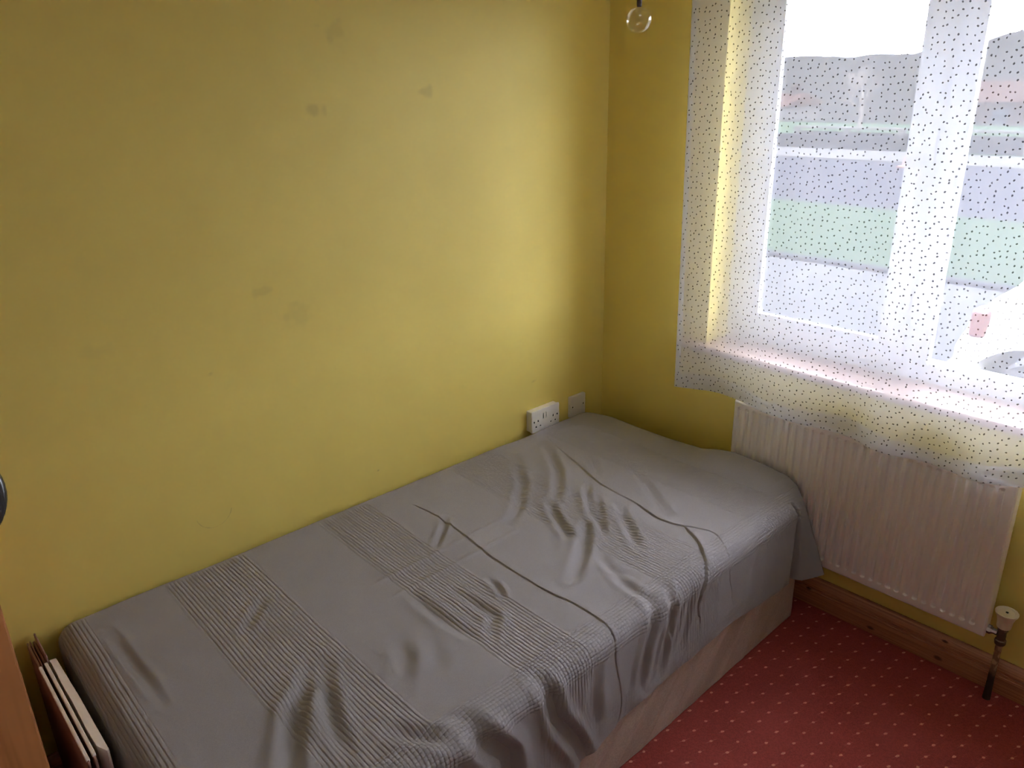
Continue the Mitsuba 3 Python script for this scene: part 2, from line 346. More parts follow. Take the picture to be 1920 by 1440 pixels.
# cars
def car(key, x, y, z, body, L, label):
    """Rear end at x, near flank at y, heading +x."""
    tag(key, label, 'car')
    W = 1.68
    low = [(0.03, .32), (0, .42), (0, .68), (.06, .84), (.16, 1.00), (.45, 1.04), (L - 1.15, .96), (L - .25, .80), (L - .04, .62), (L, .42), (L - .04, .26)]
    P = Polygon(low).difference(Point(.47, .31).buffer(.43)).difference(Point(L - .80, .31).buffer(.36))
    def ex(poly, w, y0):
        m = trimesh.creation.extrude_polygon(poly, w)
        v = m.vertices.copy(); m.vertices = np.stack([v[:, 0], v[:, 2] + y0, v[:, 1]], 1); m.fix_normals(); return m
    b = ex(P, W, 0)
    v = b.vertices; s_ = 1 - .10 * np.clip((v[:, 2] - .6) / .5, 0, 1) - .05 * np.clip((.45 - np.minimum(v[:, 0], L - v[:, 0])) / .45, 0, 1)
    v[:, 1] = (v[:, 1] - W / 2) * s_ + W / 2
    obj(key + '__body', at(b, x, y, z), body, smooth=30)
    cab = np.array([(.20, 1.0), (L - 1.25, .96), (L - 1.95, 1.42), (1.0, 1.47), (.48, 1.42)])
    hullpts = np.array([(px, yy, pz) for px, pz in cab for yy in ((.08, W - .08) if pz < 1.1 else (.22, W - .22))])
    obj(key + '__roof', at(trimesh.convex.convex_hull(hullpts), x, y, z), body)
    for x0, x1 in ((.62, 1.45), (1.55, L - 1.75)):
        g = np.array([(x0, 1.06), (x1 + (.28 if x1 > 2 else 0), 1.06), (x1, 1.36), (x0 + .18, 1.36)])
        for sgn in (0, 1):
            q = []
            for px, pz in g:
                yy = .08 + (pz - .97) / .45 * .14 - .006
                q += [(px, yy if not sgn else W - yy, pz), (px, yy + .02 if not sgn else W - yy - .02, pz)]
            obj(key + '__side_window', at(trimesh.convex.convex_hull(np.array(q)), x, y, z), 'car_glass')
    for cx in (.47, L - .80):
        for yy in (.02, W - .20):
            wheel = rot(lathe([(0, 0), (.19, 0), (.20, .01), (.27, .0), (.305, .03), (.305, .15), (.27, .18), (0, .18)], 28), -90, (1, 0, 0))
            k = obj(key + '__wheel', at(wheel, x + cx, y + yy, z + .306), 'rubber', smooth=30)
            hub = rot(lathe([(0, -.006), (.17, -.004), (.185, .012), (0, .012)], 20), -90, (1, 0, 0))
            obj(k + '__hub', at(hub, x + cx, y + yy + (0 if yy < .5 else .176), z + .306), 'steel_dark', smooth=30)
    for yy in (.05, W - .22):
        obj(key + '__tail_light', at(tri(rbx(.055, .16, yy, yy + .17, .74, .92, .02)), x, y, z), 'tail_red')
    obj(key + '__bumper', at(tri(rbx(-.05, .14, .06, W - .06, .34, .56, .04)), x, y, z), body)
car('car', .34, 2.95, G, 'car_white', 3.7, 'white car with a red tail light parked on the drive under the window')
obj('low_wall', rbx(-13.6, -8.75, 23.95, 24.3, G, G + .44, .02), 'fence_grey', label='low dark grey wall section at the left pane, in front of the fence', cat='wall')

# ------------------------------------------------------------------ curtain
def dots(uv):
    C = 0.0180
    best = mi.Float(9)
    gx, gy = uv.x / C, uv.y / C
    ix, iy = dr.floor(gx), dr.floor(gy)
    for a in (-1, 0, 1):
        for b in (-1, 0, 1):
            cx, cy = ix + a, iy + b
            jx = 0.15 + 0.70 * mikit.cell_rand(cx, cy, 1); jy = 0.15 + 0.70 * mikit.cell_rand(cx, cy, 2)
            ang = mikit.cell_rand(cx, cy, 3) * 3.14; r = 0.00225 + 0.0007 * mikit.cell_rand(cx, cy, 4)
            dx, dy = (gx - cx - jx) * C, (gy - cy - jy) * C
            u, v = dx * dr.cos(ang) + dy * dr.sin(ang), dy * dr.cos(ang) - dx * dr.sin(ang)
            best = dr.minimum(best, dr.sqrt(dr.square(u) + dr.square(v * 1.3)) / r)
    return 1 - mikit.smoothstep(0.8, 1.15, best)

mat('voile', {'type': 'mask',
    'opacity': mikit.proc(lambda p, n, uv: 0.58 + 0.25 * dots(uv)),
    'bsdf': {'type': 'principledthin', 'roughness': 0.8, 'spec_trans': 0.0, 'diff_trans': 0.18,
             'base_color': mikit.proc(lambda p, n, uv: mikit.mix(mi.Color3f(.70, .72, .76), mi.Color3f(.07, .07, .078), dots(uv)))}})
from scipy.interpolate import CubicSpline
CXK = [.30, .447, .62, .80, .93, 1.06, 1.15, 1.30, 1.42, 1.55, 1.70, 1.85, 2.08]
CYK = [0, -.012, .022, -.016, .004, .026, -.004, .026, -.024, .014, -.02, .02, 0]
wave = CubicSpline(CXK, CYK)
ZT, ZH = 2.215, 0.690
def cloth(xs, ws, off=0.0):
    """xs along the rail, ws from 0 (top) to 1 (hem)."""
    X, Wv = np.meshgrid(xs, ws, indexing='ij')
    amp = .10 + .90 * np.clip(Wv, 0, 1) ** 1.6
    ripple = .0035 * np.sin(X * 38 + 2 * np.sin(X * 9)) * (.4 + .6 * (1 - Wv))
    zh = ZH + .010 * np.sin((X - .45) * 7.0) - .010 * np.exp(-((X - 1.32) / .10) ** 2)
    Z = ZT + (zh - ZT) * Wv
    Y = -.124 + wave(X) * amp + ripple + off
    Xp = X - (.028 * (1 - Wv)) * np.clip((1.3 - X) / .85, -1, 1)
    return np.stack([Xp, Y, Z], -1), np.stack([X, -(Wv) * (ZT - ZH)], -1).reshape(-1, 2)
tag('curtain', 'sheer white curtain with small dark grey dots hanging over the window', 'curtain')
P, uv = cloth(np.linspace(.447, 2.06, 260), np.linspace(0, 1, 90))
obj('curtain__cloth', gridmesh(P), 'voile', smooth=True, uv=uv)
P, uv = cloth(np.linspace(.4475, 2.0595, 260), np.linspace(.972, .9995, 8), .0035)
seam = .008 * np.sin(np.linspace(0, 21, 260)) + .004
P[:, :, 2] += seam[:, None] * (1 - np.linspace(0, 1, 8))[None, :]
obj('curtain__hem', gridmesh(P), 'voile', smooth=True, uv=uv + [.31, .177], label='double-layer turned-up hem')
P, uv = cloth(np.linspace(.4475, .463, 4), np.linspace(0, .97, 60), .003)
obj('curtain__side_hem', gridmesh(P), 'voile', smooth=True, uv=uv + [.11, .07])
tag('curtain_rail', 'white curtain rod above the window, out of the frame', 'curtain rod')
obj('curtain_rail__rod', at(rot(trimesh.creation.cylinder(.009, 1.75, sections=16), 90, (0, 1, 0)), 1.245, -.124, ZT + .0115), 'upvc', smooth=40)
for x in (.375, 2.115):
    obj('curtain_rail__bracket', rbx(x - .012, x + .012, -.131, -.001, ZT - .02, ZT + .02, .004), 'upvc')

# ------------------------------------------------------------------ radiator
tag('radiator', 'cream ribbed panel radiator on the wall under the window', 'radiator')
X0, X1, Z0, Z1, YF = .655, 1.498, .205, .684, -.085
xs = np.linspace(X0, X1, 560)
zs = np.concatenate([np.linspace(Z0, Z0 + .012, 5), np.linspace(Z0 + .016, .260, 22), np.linspace(.27, .63, 24), np.linspace(.638, Z1 - .012, 26), np.linspace(Z1 - .009, Z1, 5)])
Xg, Zg = np.meshgrid(xs, zs, indexing='ij')
k = np.round((Xg - .678) / .0262); k = np.clip(k, 0, 30)
dxg = Xg - (.678 + k * .0262)
zc = np.clip(Zg, .234 + .004, .6626 - .004)
rr = np.sqrt((dxg / .0078) ** 2 + ((Zg - zc) / .007) ** 2)
ends = np.exp(-((Zg - .2365) / .006) ** 2) + np.exp(-((Zg - .660) / .006) ** 2)
groove = (.0050 + .0080 * ends) * (1 - sstep(.40, 1.0, rr))
edge = np.minimum(np.minimum(Xg - X0, X1 - Xg), np.minimum(Zg - Z0, Z1 - Zg))
rim = .007 * (1 - np.sqrt(np.clip(1 - (1 - np.clip(edge / .007, 0, 1)) ** 2, 0, 1)))
Yg = YF + groove + rim
front = gridmesh(np.stack([Xg, Yg, Zg], -1))
obj('radiator__panel', cat_([front, bx(X0, X1, YF + .0075, YF + .016, Z0, Z1)]), 'radiator_enamel', smooth=45)
obj('radiator__side_seam', rbx(X1 - .013, X1 + .001, YF + .004, -.040, Z0 + .004, Z1 - .004, .003), 'radiator_enamel')
obj('radiator__side_seam', rbx(X0 - .001, X0 + .010, YF + .004, -.040, Z0 + .004, Z1 - .004, .003), 'radiator_enamel')
fins = []
fx = X0 + .03
while fx < X1 - .05:
    fins += [bx(fx, fx + .0015, YF + .0165, -.040, Z0 + .03, Z1 - .03), bx(fx, fx + .016, -.0415, -.040, Z0 + .03, Z1 - .03)]
    fx += .0262
obj('radiator__convector_fins', cat_(fins), 'radiator_enamel', kind='stuff')
for x in (.80, 1.36):
    obj('radiator__bracket', rbx(x - .015, x + .015, -.0395, -.001, .25, .62, .002), 'steel_dark')
VX, VY = 1.535, -.060
obj('radiator__valve', at(lathe([(0, .192), (.013, .192), (.0145, .196), (.0145, .206), (.0115, .209), (.0115, .238), (.0135, .240), (.0135, .248), (0, .248)], 24), VX, VY, 0), 'valve_brown', smooth=35, label='dark brass valve body')
obj('radiator__valve__cap', at(lathe([(0, .2485), (.0165, .2485), (.018, .252), (.0195, .270), (.023, .285), (.0285, .294), (.0290, .298), (.027, .300), (.021, .2995), (.019, .2975), (.005, .2975), (.004, .2955), (0, .2955)], 32), VX, VY, 0), 'cream_plastic', smooth=35, label='cream plastic valve cap, wider at the top')
obj('radiator__valve__screw', at(lathe([(0, .296), (.0035, .296), (.0035, .2985), (0, .2985)], 12), VX, VY, 0), 'dark_hole')
un = rot(lathe([(0, 0), (.008, 0), (.008, .006), (.0125, .006), (.0135, .009), (.0135, .019), (.0105, .023), (.0085, .026), (.0085, .036), (0, .036)], 8), 90, (0, 1, 0))
obj('radiator__union_nut', at(un, 1.4875, VY, .224), 'chrome', smooth=25, label='shiny metal union nut')
obj('radiator__pipe', tube([(VX, VY, .001), (VX, VY, .05), (VX, VY, .10), (VX, VY, .15), (VX, VY, .193)], [.0105, .009, .0085, .0085, .0085], 20), 'pipe_metal', smooth=40, label='tarnished supply pipe rising from the carpet')

# ------------------------------------------------------------------ sockets
def plate(y0, y1, z0, z1, x0, x1):
    p = sbox(y0, z0, y1, z1).buffer(-.004).buffer(.004)
    ms = []
    for (a, b, inset) in ((x0, x1 - .002, 0), (x1 - .002, x1, .0012)):
        m = trimesh.creation.extrude_polygon(p.buffer(-inset), b - a)
        v = m.vertices.copy(); m.vertices = np.stack([v[:, 2] + a, v[:, 0], v[:, 1]], 1); m.fix_normals(); ms.append(m)
    return cat_(ms)
SX = .030
sy, sz = -.424, .466
tag('double_socket', 'white double power socket on the yellow wall just above the bed', 'power socket')
obj('double_socket__back_box', plate(sy + .002, sy + .144, sz + .002, sz + .084, .0005, SX - .007), 'white_plastic')
obj('double_socket__plate', plate(sy, sy + .146, sz, sz + .086, SX - .007, SX), 'white_plastic')
for a in (.0605, .0745):
    obj('double_socket__rocker_switch', rbx(SX - .002, SX + .004, sy + a, sy + a + .0105, sz + .046, sz + .068, .0015), 'white_plastic')
    obj('double_socket__switch_gap', bx(SX - .001, SX + .0006, sy + a - .0016, sy + a - .0001, sz + .045, sz + .069), 'dark_hole')
for a in (.034, .112):
    for dy, dz, wy, wz in ((0, .021, .0045, .0085), (-.011, 0, .0065, .0045), (.011, 0, .0065, .0045)):
        obj('double_socket__pin_slot', bx(SX - .001, SX + .0005, sy + a + dy - wy / 2, sy + a + dy + wy / 2, sz + .022 + dz - wz / 2, sz + .022 + dz + wz / 2), 'dark_hole')
for a in (.0128, .1332):
    obj('double_socket__screw', at(rot(trimesh.creation.cylinder(.0036, .0016, sections=12), 90, (0, 1, 0)), SX + .0002, sy + a, sz + .043), 'dark_hole')
sy, sz = -.199, .4555
tag('blank_plate', 'white single blanking plate next to the corner above the bed', 'wall plate')
obj('blank_plate__plate', plate(sy, sy + .086, sz, sz + .086, .0005, .013), 'white_plastic')
for a in (.0128, .0732):
    obj('blank_plate__screw', at(rot(trimesh.creation.cylinder(.003, .0016, sections=12), 90, (0, 1, 0)), .0132, sy + a, sz + .043), 'dark_hole')

# ------------------------------------------------------------------ bed
def base_col(p, n, uv):
    s_ = mikit.fbm((p.y * 1.0 - p.z * 1.1) * 9, (p.y + p.z) * 2.5, 1.0, 3)
    w = mikit.fbm(p.y * 300, p.z * 300, 2.0, 2)
    return mikit.mix(mi.Color3f(.33, .25, .205), mi.Color3f(.41, .325, .275), mikit.smoothstep(.35, .7, s_)) * (.85 + .3 * w)
mat('base_fabric', princ(mikit.proc(base_col), .7, sheen=.2))
mat('mattress_fabric', princ((.6, .58, .55), .9))
tag('bed', 'single divan bed with a beige fabric base along the yellow wall', 'bed')
yb = np.linspace(-2.0, -.113, 420); zb = np.linspace(.004, .262, 70)
Yb, Zb = np.meshgrid(yb, zb, indexing='ij')
fold = np.zeros_like(Yb)
for y0, sl, a, w in ((-.36, .55, .006, .016), (-.47, .6, .005, .02), (-.60, .65, .007, .022), (-.71, .7, .005, .018), (-.83, .8, .006, .022), (-.95, .9, .005, .02), (-1.07, 1.0, .006, .025), (-1.3, .9, .006, .02), (-1.55, .8, .006, .02)):
    q = (Yb - y0) + (.13 - Zb) * sl
    fold += a * np.exp(-(q / w) ** 2) * np.sin(np.clip(Zb / .262, 0, 1) * np.pi) ** .6
fold += .004 * np.clip(Zb / .06, 0, 1) * (meshkit.fbm(np.stack([Yb * 9 + Zb * 9, Zb * 4, Yb * 0], -1), 3, 4) - .5)
Xb = .958 + .012 * sstep(0, -.9, Yb + .1) + np.clip(fold * 1.6, -.005, .006) - .010 * (1 - np.sqrt(np.clip(1 - (1 - np.clip((-.113 - Yb) / .012, 0, 1)) ** 2, 0, 1)))
side = gridmesh(np.stack([Xb, Yb, Zb], -1), True)
obj('bed__base', cat_([side, bx(.03, .952, -2.0, -.115, .004, .262)]), 'base_fabric', smooth=35, label='beige divan base with diagonal creases')
obj('bed__mattress', rbx(.045, .955, -1.99, -.145, .264, .440, .05, 24), 'mattress_fabric', smooth=40)
obj('bed__care_tag', rbx(.962, .980, -.120, -.1185, .150, .172, .0004), 'white_plastic')

# bedspread -------------------------------------------------------
def cover_col(p, n, uv):
    w = mikit.noise(uv.x * 900, uv.y * 900, 1.0)
    b = mikit.fbm(uv.x * 6, uv.y * 6, 2.0, 3)
    return mi.Color3f(.218, .200, .199) * (.86 + .16 * w + .14 * b)
mat('bedspread_cloth', princ(mikit.proc(cover_col), .9, sheen=.25, specular=.1))
TOP = .468
R2 = .042
SE = .985 - R2
SA = SE + R2 * math.pi / 2
def front_hem(y):
    z = np.interp(y, [-2.1, -1.5, -1.25, -1.18, -1.055, -1.045, -.95, -.77, -.52, -.224, -.1], [.12, .12, .135, .15, .178, .192, .198, .207, .215, .19, .186])
    return SA + (TOP - R2 - z)
tt = np.concatenate([np.linspace(-2.075 - .16, -2.075, 24)[:-1], np.linspace(-2.075, -.22, 1650), np.linspace(-.2195, -.10, 60)])
su = np.concatenate([np.linspace(-.06, .04, 24)[:-1], np.linspace(.04, .86, 215)[:-1], np.linspace(.86, SA + .06, 190)[:-1], np.linspace(0, 1, 66) + 10])
Tm, Sm = np.meshgrid(tt, su, indexing='ij')
hemS = front_hem(Tm)
Sm = np.where(Sm >= 10, (SA + .06) + (Sm - 10) * (hemS - SA - .06), Sm)

def top_z(x, y):
    z = TOP + 0 * x
    z = z - .010 * np.exp(-((x - .5) / .32) ** 2) * np.exp(-((y + 1.1) / .6) ** 2)         # sag
    z = z + .006 * (meshkit.fbm(np.stack([x * 7, y * 7, 0 * x], -1), 3, 11) - .5)
    z = z + .010 * np.exp(-((x) / .10) ** 2) * np.exp(-((y + .28) / .17) ** 2)             # lifted by the sockets
    return z
def profile(S, Y):
    """Point of the sheet for the across-coordinate S at the station Y (no end effects)."""
    xe = .008 + .030 * np.exp(-((Y + .28) / .24) ** 4)
    r1 = .030
    X = np.where(S < .04, xe + r1 * (1 - np.cos(np.clip((S + .0) / .04, 0, 1) * np.pi / 2)), S)
    # blend the wall arc into the flat
    X = np.where(S < .04, xe + np.clip(S / .04, 0, 1) * (.04 + .0 - xe), X)
    dz = np.where(S < .04, -.020 * (1 - np.sqrt(np.clip(1 - (1 - np.clip(S / .04, 0, 1)) ** 2, 0, 1))), 0)
    dz = np.where(S < 0, -.020 + S, dz)
    a = np.clip((S - SE) / R2, 0, np.pi / 2)
    X = np.where(S > SE, SE + R2 * np.sin(a), X)
    dz = np.where(S > SE, -R2 * (1 - np.cos(a)) - np.maximum(S - SA, 0), dz)
    Z = top_z(np.clip(X, 0, SE), Y) + dz
    return X, Z

Tc = np.minimum(Tm, -.22)
RE = .045
YH = -1.985
ah = np.clip((YH - Tc) / RE, 0, np.pi / 2)
Yp = np.where(Tc < YH, YH - RE * np.sin(ah), Tc)
drop_h = np.where(Tc < YH, RE * (1 - np.cos(ah)) + np.maximum(YH - Tc - RE * np.pi / 2, 0), 0)
Xp, Zp = profile(Sm, Yp)
Zp = Zp - drop_h
Pm = np.stack([Xp, Yp, Zp], -1)

# ---- wrinkles, in (s, t) of the cloth
disp = np.zeros_like(Sm)
def polydist(pts):
    pts = np.array(pts, float)
    best = np.full(Sm.shape, 9.0); side_ = np.zeros(Sm.shape); along = np.zeros(Sm.shape)
    L = np.r_[0, np.cumsum(np.linalg.norm(np.diff(pts, axis=0), axis=1))]
    for i in range(len(pts) - 1):
        a, b = pts[i], pts[i + 1]; d = b - a; n2 = d @ d
        u = np.clip(((Sm - a[0]) * d[0] + (Tm - a[1]) * d[1]) / n2, 0, 1)
        ex, ey = Sm - a[0] - u * d[0], Tm - a[1] - u * d[1]
        q = np.hypot(ex, ey); m = q < best
        best = np.where(m, q, best)
        side_ = np.where(m, np.sign(d[0] * ey - d[1] * ex), side_)
        along = np.where(m, (L[i] + u * math.sqrt(n2)) / L[-1], along)
    return best, side_, along
def valley(pts, depth, width, ridge=.6, rw=1.7):
    """A soft valley with raised shoulders; fades out at both ends."""
    global disp
    q, sd, al = polydist(pts)
    e = np.clip(np.sin(np.clip(al * .94 + .03, 0, 1) * np.pi), 0, 1) ** .6
    disp = disp + e * (-depth * np.exp(-(q / width) ** 2) + ridge * depth * np.exp(-((q - rw * width) / (.9 * width)) ** 2))
def crease(pts, h, w_sharp=.002, w_soft=.03, ends=True):
    """A pressed fold: steep on one side, soft on the other, with a hair-line dip."""
    global disp
    pts = np.array(pts, float); L = np.r_[0, np.cumsum(np.linalg.norm(np.diff(pts, axis=0), axis=1))]
    pts = CubicSpline(L, pts)(np.linspace(0, L[-1], 4 * len(pts)))
    q, sd, al = polydist(pts)
    h = h * (.45 + .9 * meshkit.noise(np.stack([al * 9, 0 * al, 0 * al + len(pts)], -1), 3))
    e = np.clip(np.sin(np.clip(al * .9 + .05, 0, 1) * np.pi), 0, 1) ** .4
    d = q * sd
    disp = disp + e * h * (np.where(d > 0, np.exp(-(d / w_soft) ** 2), np.exp(-(d / w_sharp) ** 2)) - .5 * np.exp(-((d + 1.6 * w_sharp) / (1.3 * w_sharp)) ** 2))

crease([(.17, -1.044), (.304, -1.031), (.5, -1.052), (.627, -1.058), (.738, -1.059), (.861, -1.049), (.944, -1.055), (.998, -1.066), (1.06, -1.062), (1.245, -1.047)], .0028, .0016, .022)
crease([(.10, -.41), (.18, -.44), (.349, -.494), (.482, -.535), (.642, -.552), (.733, -.573), (.82, -.547), (.885, -.522), (.918, -.537), (.955, -.566), (1.0, -.582), (1.06, -.572), (1.13, -.553)], .0028, .0016, .022)
crease([(.83, -.565), (.87, -.585), (.91, -.615), (.95, -.655), (1.0, -.703), (1.10, -.717)], .007, .003, .022)
crease([(1.115, -.846), (1.00, -.838), (.955, -.80)], .005, .005, .03)
valley([(.12, -.60), (.152, -.618), (.285, -.713), (.381, -.822), (.43, -.90)], .008, .016)
valley([(.13, -.45), (.167, -.477), (.301, -.563), (.387, -.651), (.44, -.72)], .010, .016)
valley([(.42, -.73), (.476, -.763), (.557, -.807), (.618, -.833)], .010, .014)
valley([(.56, -.69), (.606, -.758), (.687, -.86), (.763, -.977)], .010, .017)
valley([(.44, -.57), (.471, -.606), (.565, -.69), (.635, -.728)], .011, .012)
valley([(.50, -.60), (.53, -.629), (.621, -.708), (.66, -.75)], .011, .014)
valley([(.60, -.60), (.64, -.632), (.741, -.707), (.79, -.74)], .008, .015)
valley([(.50, -.40), (.60, -.45), (.70, -.517), (.74, -.55)], .005, .016)
valley([(.38, -.33), (.50, -.39), (.60, -.44)], .004, .016)
valley([(.30, -.40), (.36, -.45), (.42, -.50)], .005, .014)
valley([(.82, -.88), (.858, -.893), (.926, -.905), (.96, -.90)], .006, .014)
valley([(.74, -.84), (.80, -.87), (.86, -.86)], .004, .014)
valley([(.56, -1.63), (.633, -1.687), (.674, -1.734), (.79, -1.804), (.86, -1.83)], .012, .020)
valley([(.57, -1.60), (.602, -1.621), (.647, -1.647), (.777, -1.70), (.84, -1.71)], .010, .017)
valley([(.86, -1.62), (.90, -1.60), (.945, -1.56), (.97, -1.53)], .009, .018)
valley([(.12, -1.938), (.182, -1.936), (.291, -1.934), (.386, -1.93), (.46, -1.93)], .0045, .012)
valley([(.26, -1.60), (.32, -1.66), (.36, -1.70)], .005, .014)
valley([(.27, -1.02), (.30, -1.043), (.357, -1.111), (.38, -1.14)], .007, .010)
valley([(.50, -1.31), (.525, -1.317), (.628, -1.323), (.708, -1.319), (.76, -1.31)], .006, .016)
valley([(.57, -1.225), (.611, -1.229), (.719, -1.22), (.789, -1.288)], .006, .014)
valley([(.60, -1.13), (.627, -1.134), (.66, -1.145), (.69, -1.16)], .006, .010)
valley([(.64, -1.45), (.70, -1.47), (.76, -1.52)], .005, .02)
valley([(.70, -1.40), (.76, -1.42), (.80, -1.46)], .004, .02)
# soft hanging folds of the front drop
for pts, d_, w_ in (([(.955, -1.30), (1.019, -1.285), (1.09, -1.268), (1.22, -1.19), (1.30, -1.16)], .016, .018), ([(.95, -1.50), (1.0, -1.48), (1.09, -1.418), (1.25, -1.40)], .018, .022),
                    ([(.95, -.835), (1.01, -.846), (1.126, -.869), (1.2, -.88)], .010, .014), ([(.955, -.905), (1.02, -.925), (1.082, -.95), (1.19, -.97)], .010, .016),
                    ([(1.0, -.76), (1.08, -.775), (1.17, -.80)], .006, .014), ([(1.0, -.43), (1.1, -.45), (1.2, -.44)], .003, .02), ([(1.0, -1.14), (1.1, -1.145), (1.22, -1.13)], .005, .02)):
    valley(pts, d_, w_, .7, 1.8)
# pressed fold lines running along the bed
for x0 in (.40, .478):
    q = np.abs(Sm - x0 - .012 * np.sin(Tm * 3)); disp = disp + .0032 * np.exp(-(q / .009) ** 2) * sstep(-1.42, -1.32, Tm) * (1 - sstep(-.95, -.85, Tm))
q = np.abs(Sm - .905); disp = disp + .0015 * np.exp(-(q / .007) ** 2) * sstep(-1.7, -1.55, Tm) * (1 - sstep(-1.1, -1.02, Tm))
disp = disp + .007 * (meshkit.fbm(np.stack([Sm * 16, Tm * 16, 0 * Sm], -1), 3, 21) - .5) * (.35 + .65 * np.exp(-((Tm + .75) / .4) ** 2)) * sstep(0.02, .12, Sm)
disp = disp + .010 * (meshkit.fbm(np.stack([Sm * 3, Tm * 9, 0 * Sm], -1), 2, 31) - .5) * sstep(SA, SA + .12, Sm)
# woven ribs: bands of cords across the bed, plus a waffle band along the front edge and one at the hem
PITCHR = .0095
wq = Tm + .004 * (meshkit.fbm(np.stack([Sm * 5, Tm * 5, 0 * Sm], -1), 2, 41) - .5)
bands = [(-2.07, -1.962), (-1.778, -1.545), (-1.325, -1.140), (-.83, -.62), (-.40, -.20)]
bw = np.zeros_like(Sm)
for a, b in bands:
    bw = np.maximum(bw, sstep(a, a + .008, wq) * (1 - sstep(b - .008, b, wq)))
gv = lambda q, p: .45 - np.exp(-((np.abs((q / p + .5) % 1 - .5) * p) / .0015) ** 2)
rib = gv(wq, PITCHR)
wf = sstep(.903, .909, Sm) * (1 - sstep(1.015, 1.024, Sm))
wf2 = sstep(1.16, 1.17, Sm) * (1 - sstep(1.235, 1.245, Sm)) * .5
rib2 = gv(Sm, .0097)
bw_side = bw * (1 - .35 * sstep(1.04, 1.06, Sm))
edge_fade = sstep(0, .05, Sm)
disp = disp + (.0014 * rib * np.maximum(bw_side, .5 * np.maximum(wf, wf2)) + .0013 * rib2 * np.maximum(wf, wf2)) * edge_fade

def normals(P):
    a = np.gradient(P, axis=0); b = np.gradient(P, axis=1)
    n = np.cross(b, a); return n / (np.linalg.norm(n, axis=-1, keepdims=True) + 1e-12)
N = normals(Pm)
if N[600, 120, 2] < 0:
    N = -N
Pm = Pm + N * disp[..., None]
Pm[..., 0] = np.maximum(Pm[..., 0], .006)
low = np.maximum(.978, Pm[..., 0]); lw = sstep(SA - .01, SA + .03, Sm)
Pm[..., 0] = Pm[..., 0] * (1 - lw) + low * lw
# ---- the window end: every station beyond t = -.22 runs from the section there to the end edge and the flared corner
sec = Pm[np.searchsorted(tt, -.22)][None, :, :]            # section at t = -.22
s0 = Sm[np.searchsorted(tt, -.2)][None, :]
ex_ = [0, .14, .27, .418, .555, .62, .68, .75, .80, .88]
ez_ = [.452, .470, .467, .468, .476, .495, .505, .503, .500, .490]
B = np.array([(.88, -.100, .490), (.915, -.099, .468), (.942, -.097, .418), (.968, -.096, .360), (.993, -.096, .302), (1.016, -.095, .245), (1.038, -.095, .190)])
BL = np.r_[0, np.cumsum(np.linalg.norm(np.diff(B, axis=0), axis=1))]
fl = np.clip((s0 - .86) / (front_hem(np.array(-.2)) - .86), 0, 1) * BL[-1]
Eb = np.stack([np.interp(fl, BL, B[:, i]) for i in range(3)], -1)
xe = np.clip(sec[..., 0], .03, .88)
Ea = np.stack([xe, -.100 + 0 * xe, np.interp(xe, ex_, ez_) - np.where(s0 < .04, (.04 - s0), 0)], -1)
E_ = np.where((s0 > .86)[..., None], Eb, Ea)
w = np.clip((Tm + .22) / .12, 0, 1)[..., None]
tuck = np.where(s0 > .95, np.clip((s0 - .95) / .06, 0, 1), 0)
end = sec * (1 - w) + E_ * w
end[..., 2] += .010 * np.sin(np.pi * w[..., 0]) * (1 - sstep(.80, .95, s0)) + .0015 * rib * bw * (w[..., 0] < .2) * 0
fold_in = np.exp(-((w[..., 0] - .16) / .12) ** 2) * tuck
end[..., 0] -= .045 * fold_in
Pm = np.where(w > 0, end, Pm)
# skirt hanging from the end edge between bed and wall
last = Pm[-1:, :, :]
nsk = 10
rows = []
for i in range(1, nsk + 1):
    r_ = last.copy(); u = i / nsk
    keep = np.clip((s0 - .86) / .05, 0, 1)
    r_[..., 2] -= u * .24 * (1 - keep)
    r_[..., 1] -= .004 * u * (1 - keep)
    r_[..., 0] -= u * .03 * keep
    r_[..., 1] -= .012 * u * keep
    rows.append(r_)
Pm = np.concatenate([Pm] + rows, 0)
uvc = np.stack([np.concatenate([Sm, np.repeat(Sm[-1:], nsk, 0)], 0), np.concatenate([Tm, np.repeat(Tm[-1:], nsk, 0) + np.arange(1, nsk + 1)[:, None] * .024], 0)], -1).reshape(-1, 2)
tag('bedspread', 'crumpled charcoal grey bedspread with ribbed woven bands draped over the bed', 'bedspread')
obj('bedspread', gridmesh(Pm), 'bedspread_cloth', smooth=True, uv=uvc)

# ------------------------------------------------------------------ flattened boxes between bed and chest
mat('card_brown', princ(mikit.proc(lambda p, n, uv: mi.Color3f(.22, .115, .085) * (.85 + .3 * mikit.fbm(p.x * 8, p.y * 30, p.z * 8, 3))), .7))
mat('card_white', princ((.82, .78, .75), .6))
def board(x0, x1, y0, y1, z0, z1):
    return tri(rbx(x0, x1, y0, y1, z0, z1, .0015, 6))
tag('flat_box', 'brown flattened box with a pale top edge, nearer the wooden chest', 'cardboard box', 'flattened boxes beside the bed')
obj('flat_box__panel', board(.008, .500, -2.093, -2.088, .004, .449), 'card_brown')
obj('flat_box__panel', board(.008, .125, -2.0865, -2.0835, .004, .451), 'card_brown')
obj('flat_box__edge', board(.126, .494, -2.0935, -2.0865, .444, .4515), 'card_white', label='pale folded top edge')
tag('flat_box_001', 'brown flattened box with a white liner along its top, nearer the bed', 'cardboard box', 'flattened boxes beside the bed')
obj('flat_box_001__panel', board(.008, .500, -2.0800, -2.0750, .004, .447), 'card_brown')
obj('flat_box_001__end_flap', board(.008, .120, -2.0740, -2.0700, .15, .468), 'card_brown')
obj('flat_box_001__edge', board(.122, .488, -2.0805, -2.0735, .444, .453), 'card_white', label='pale folded top edge')
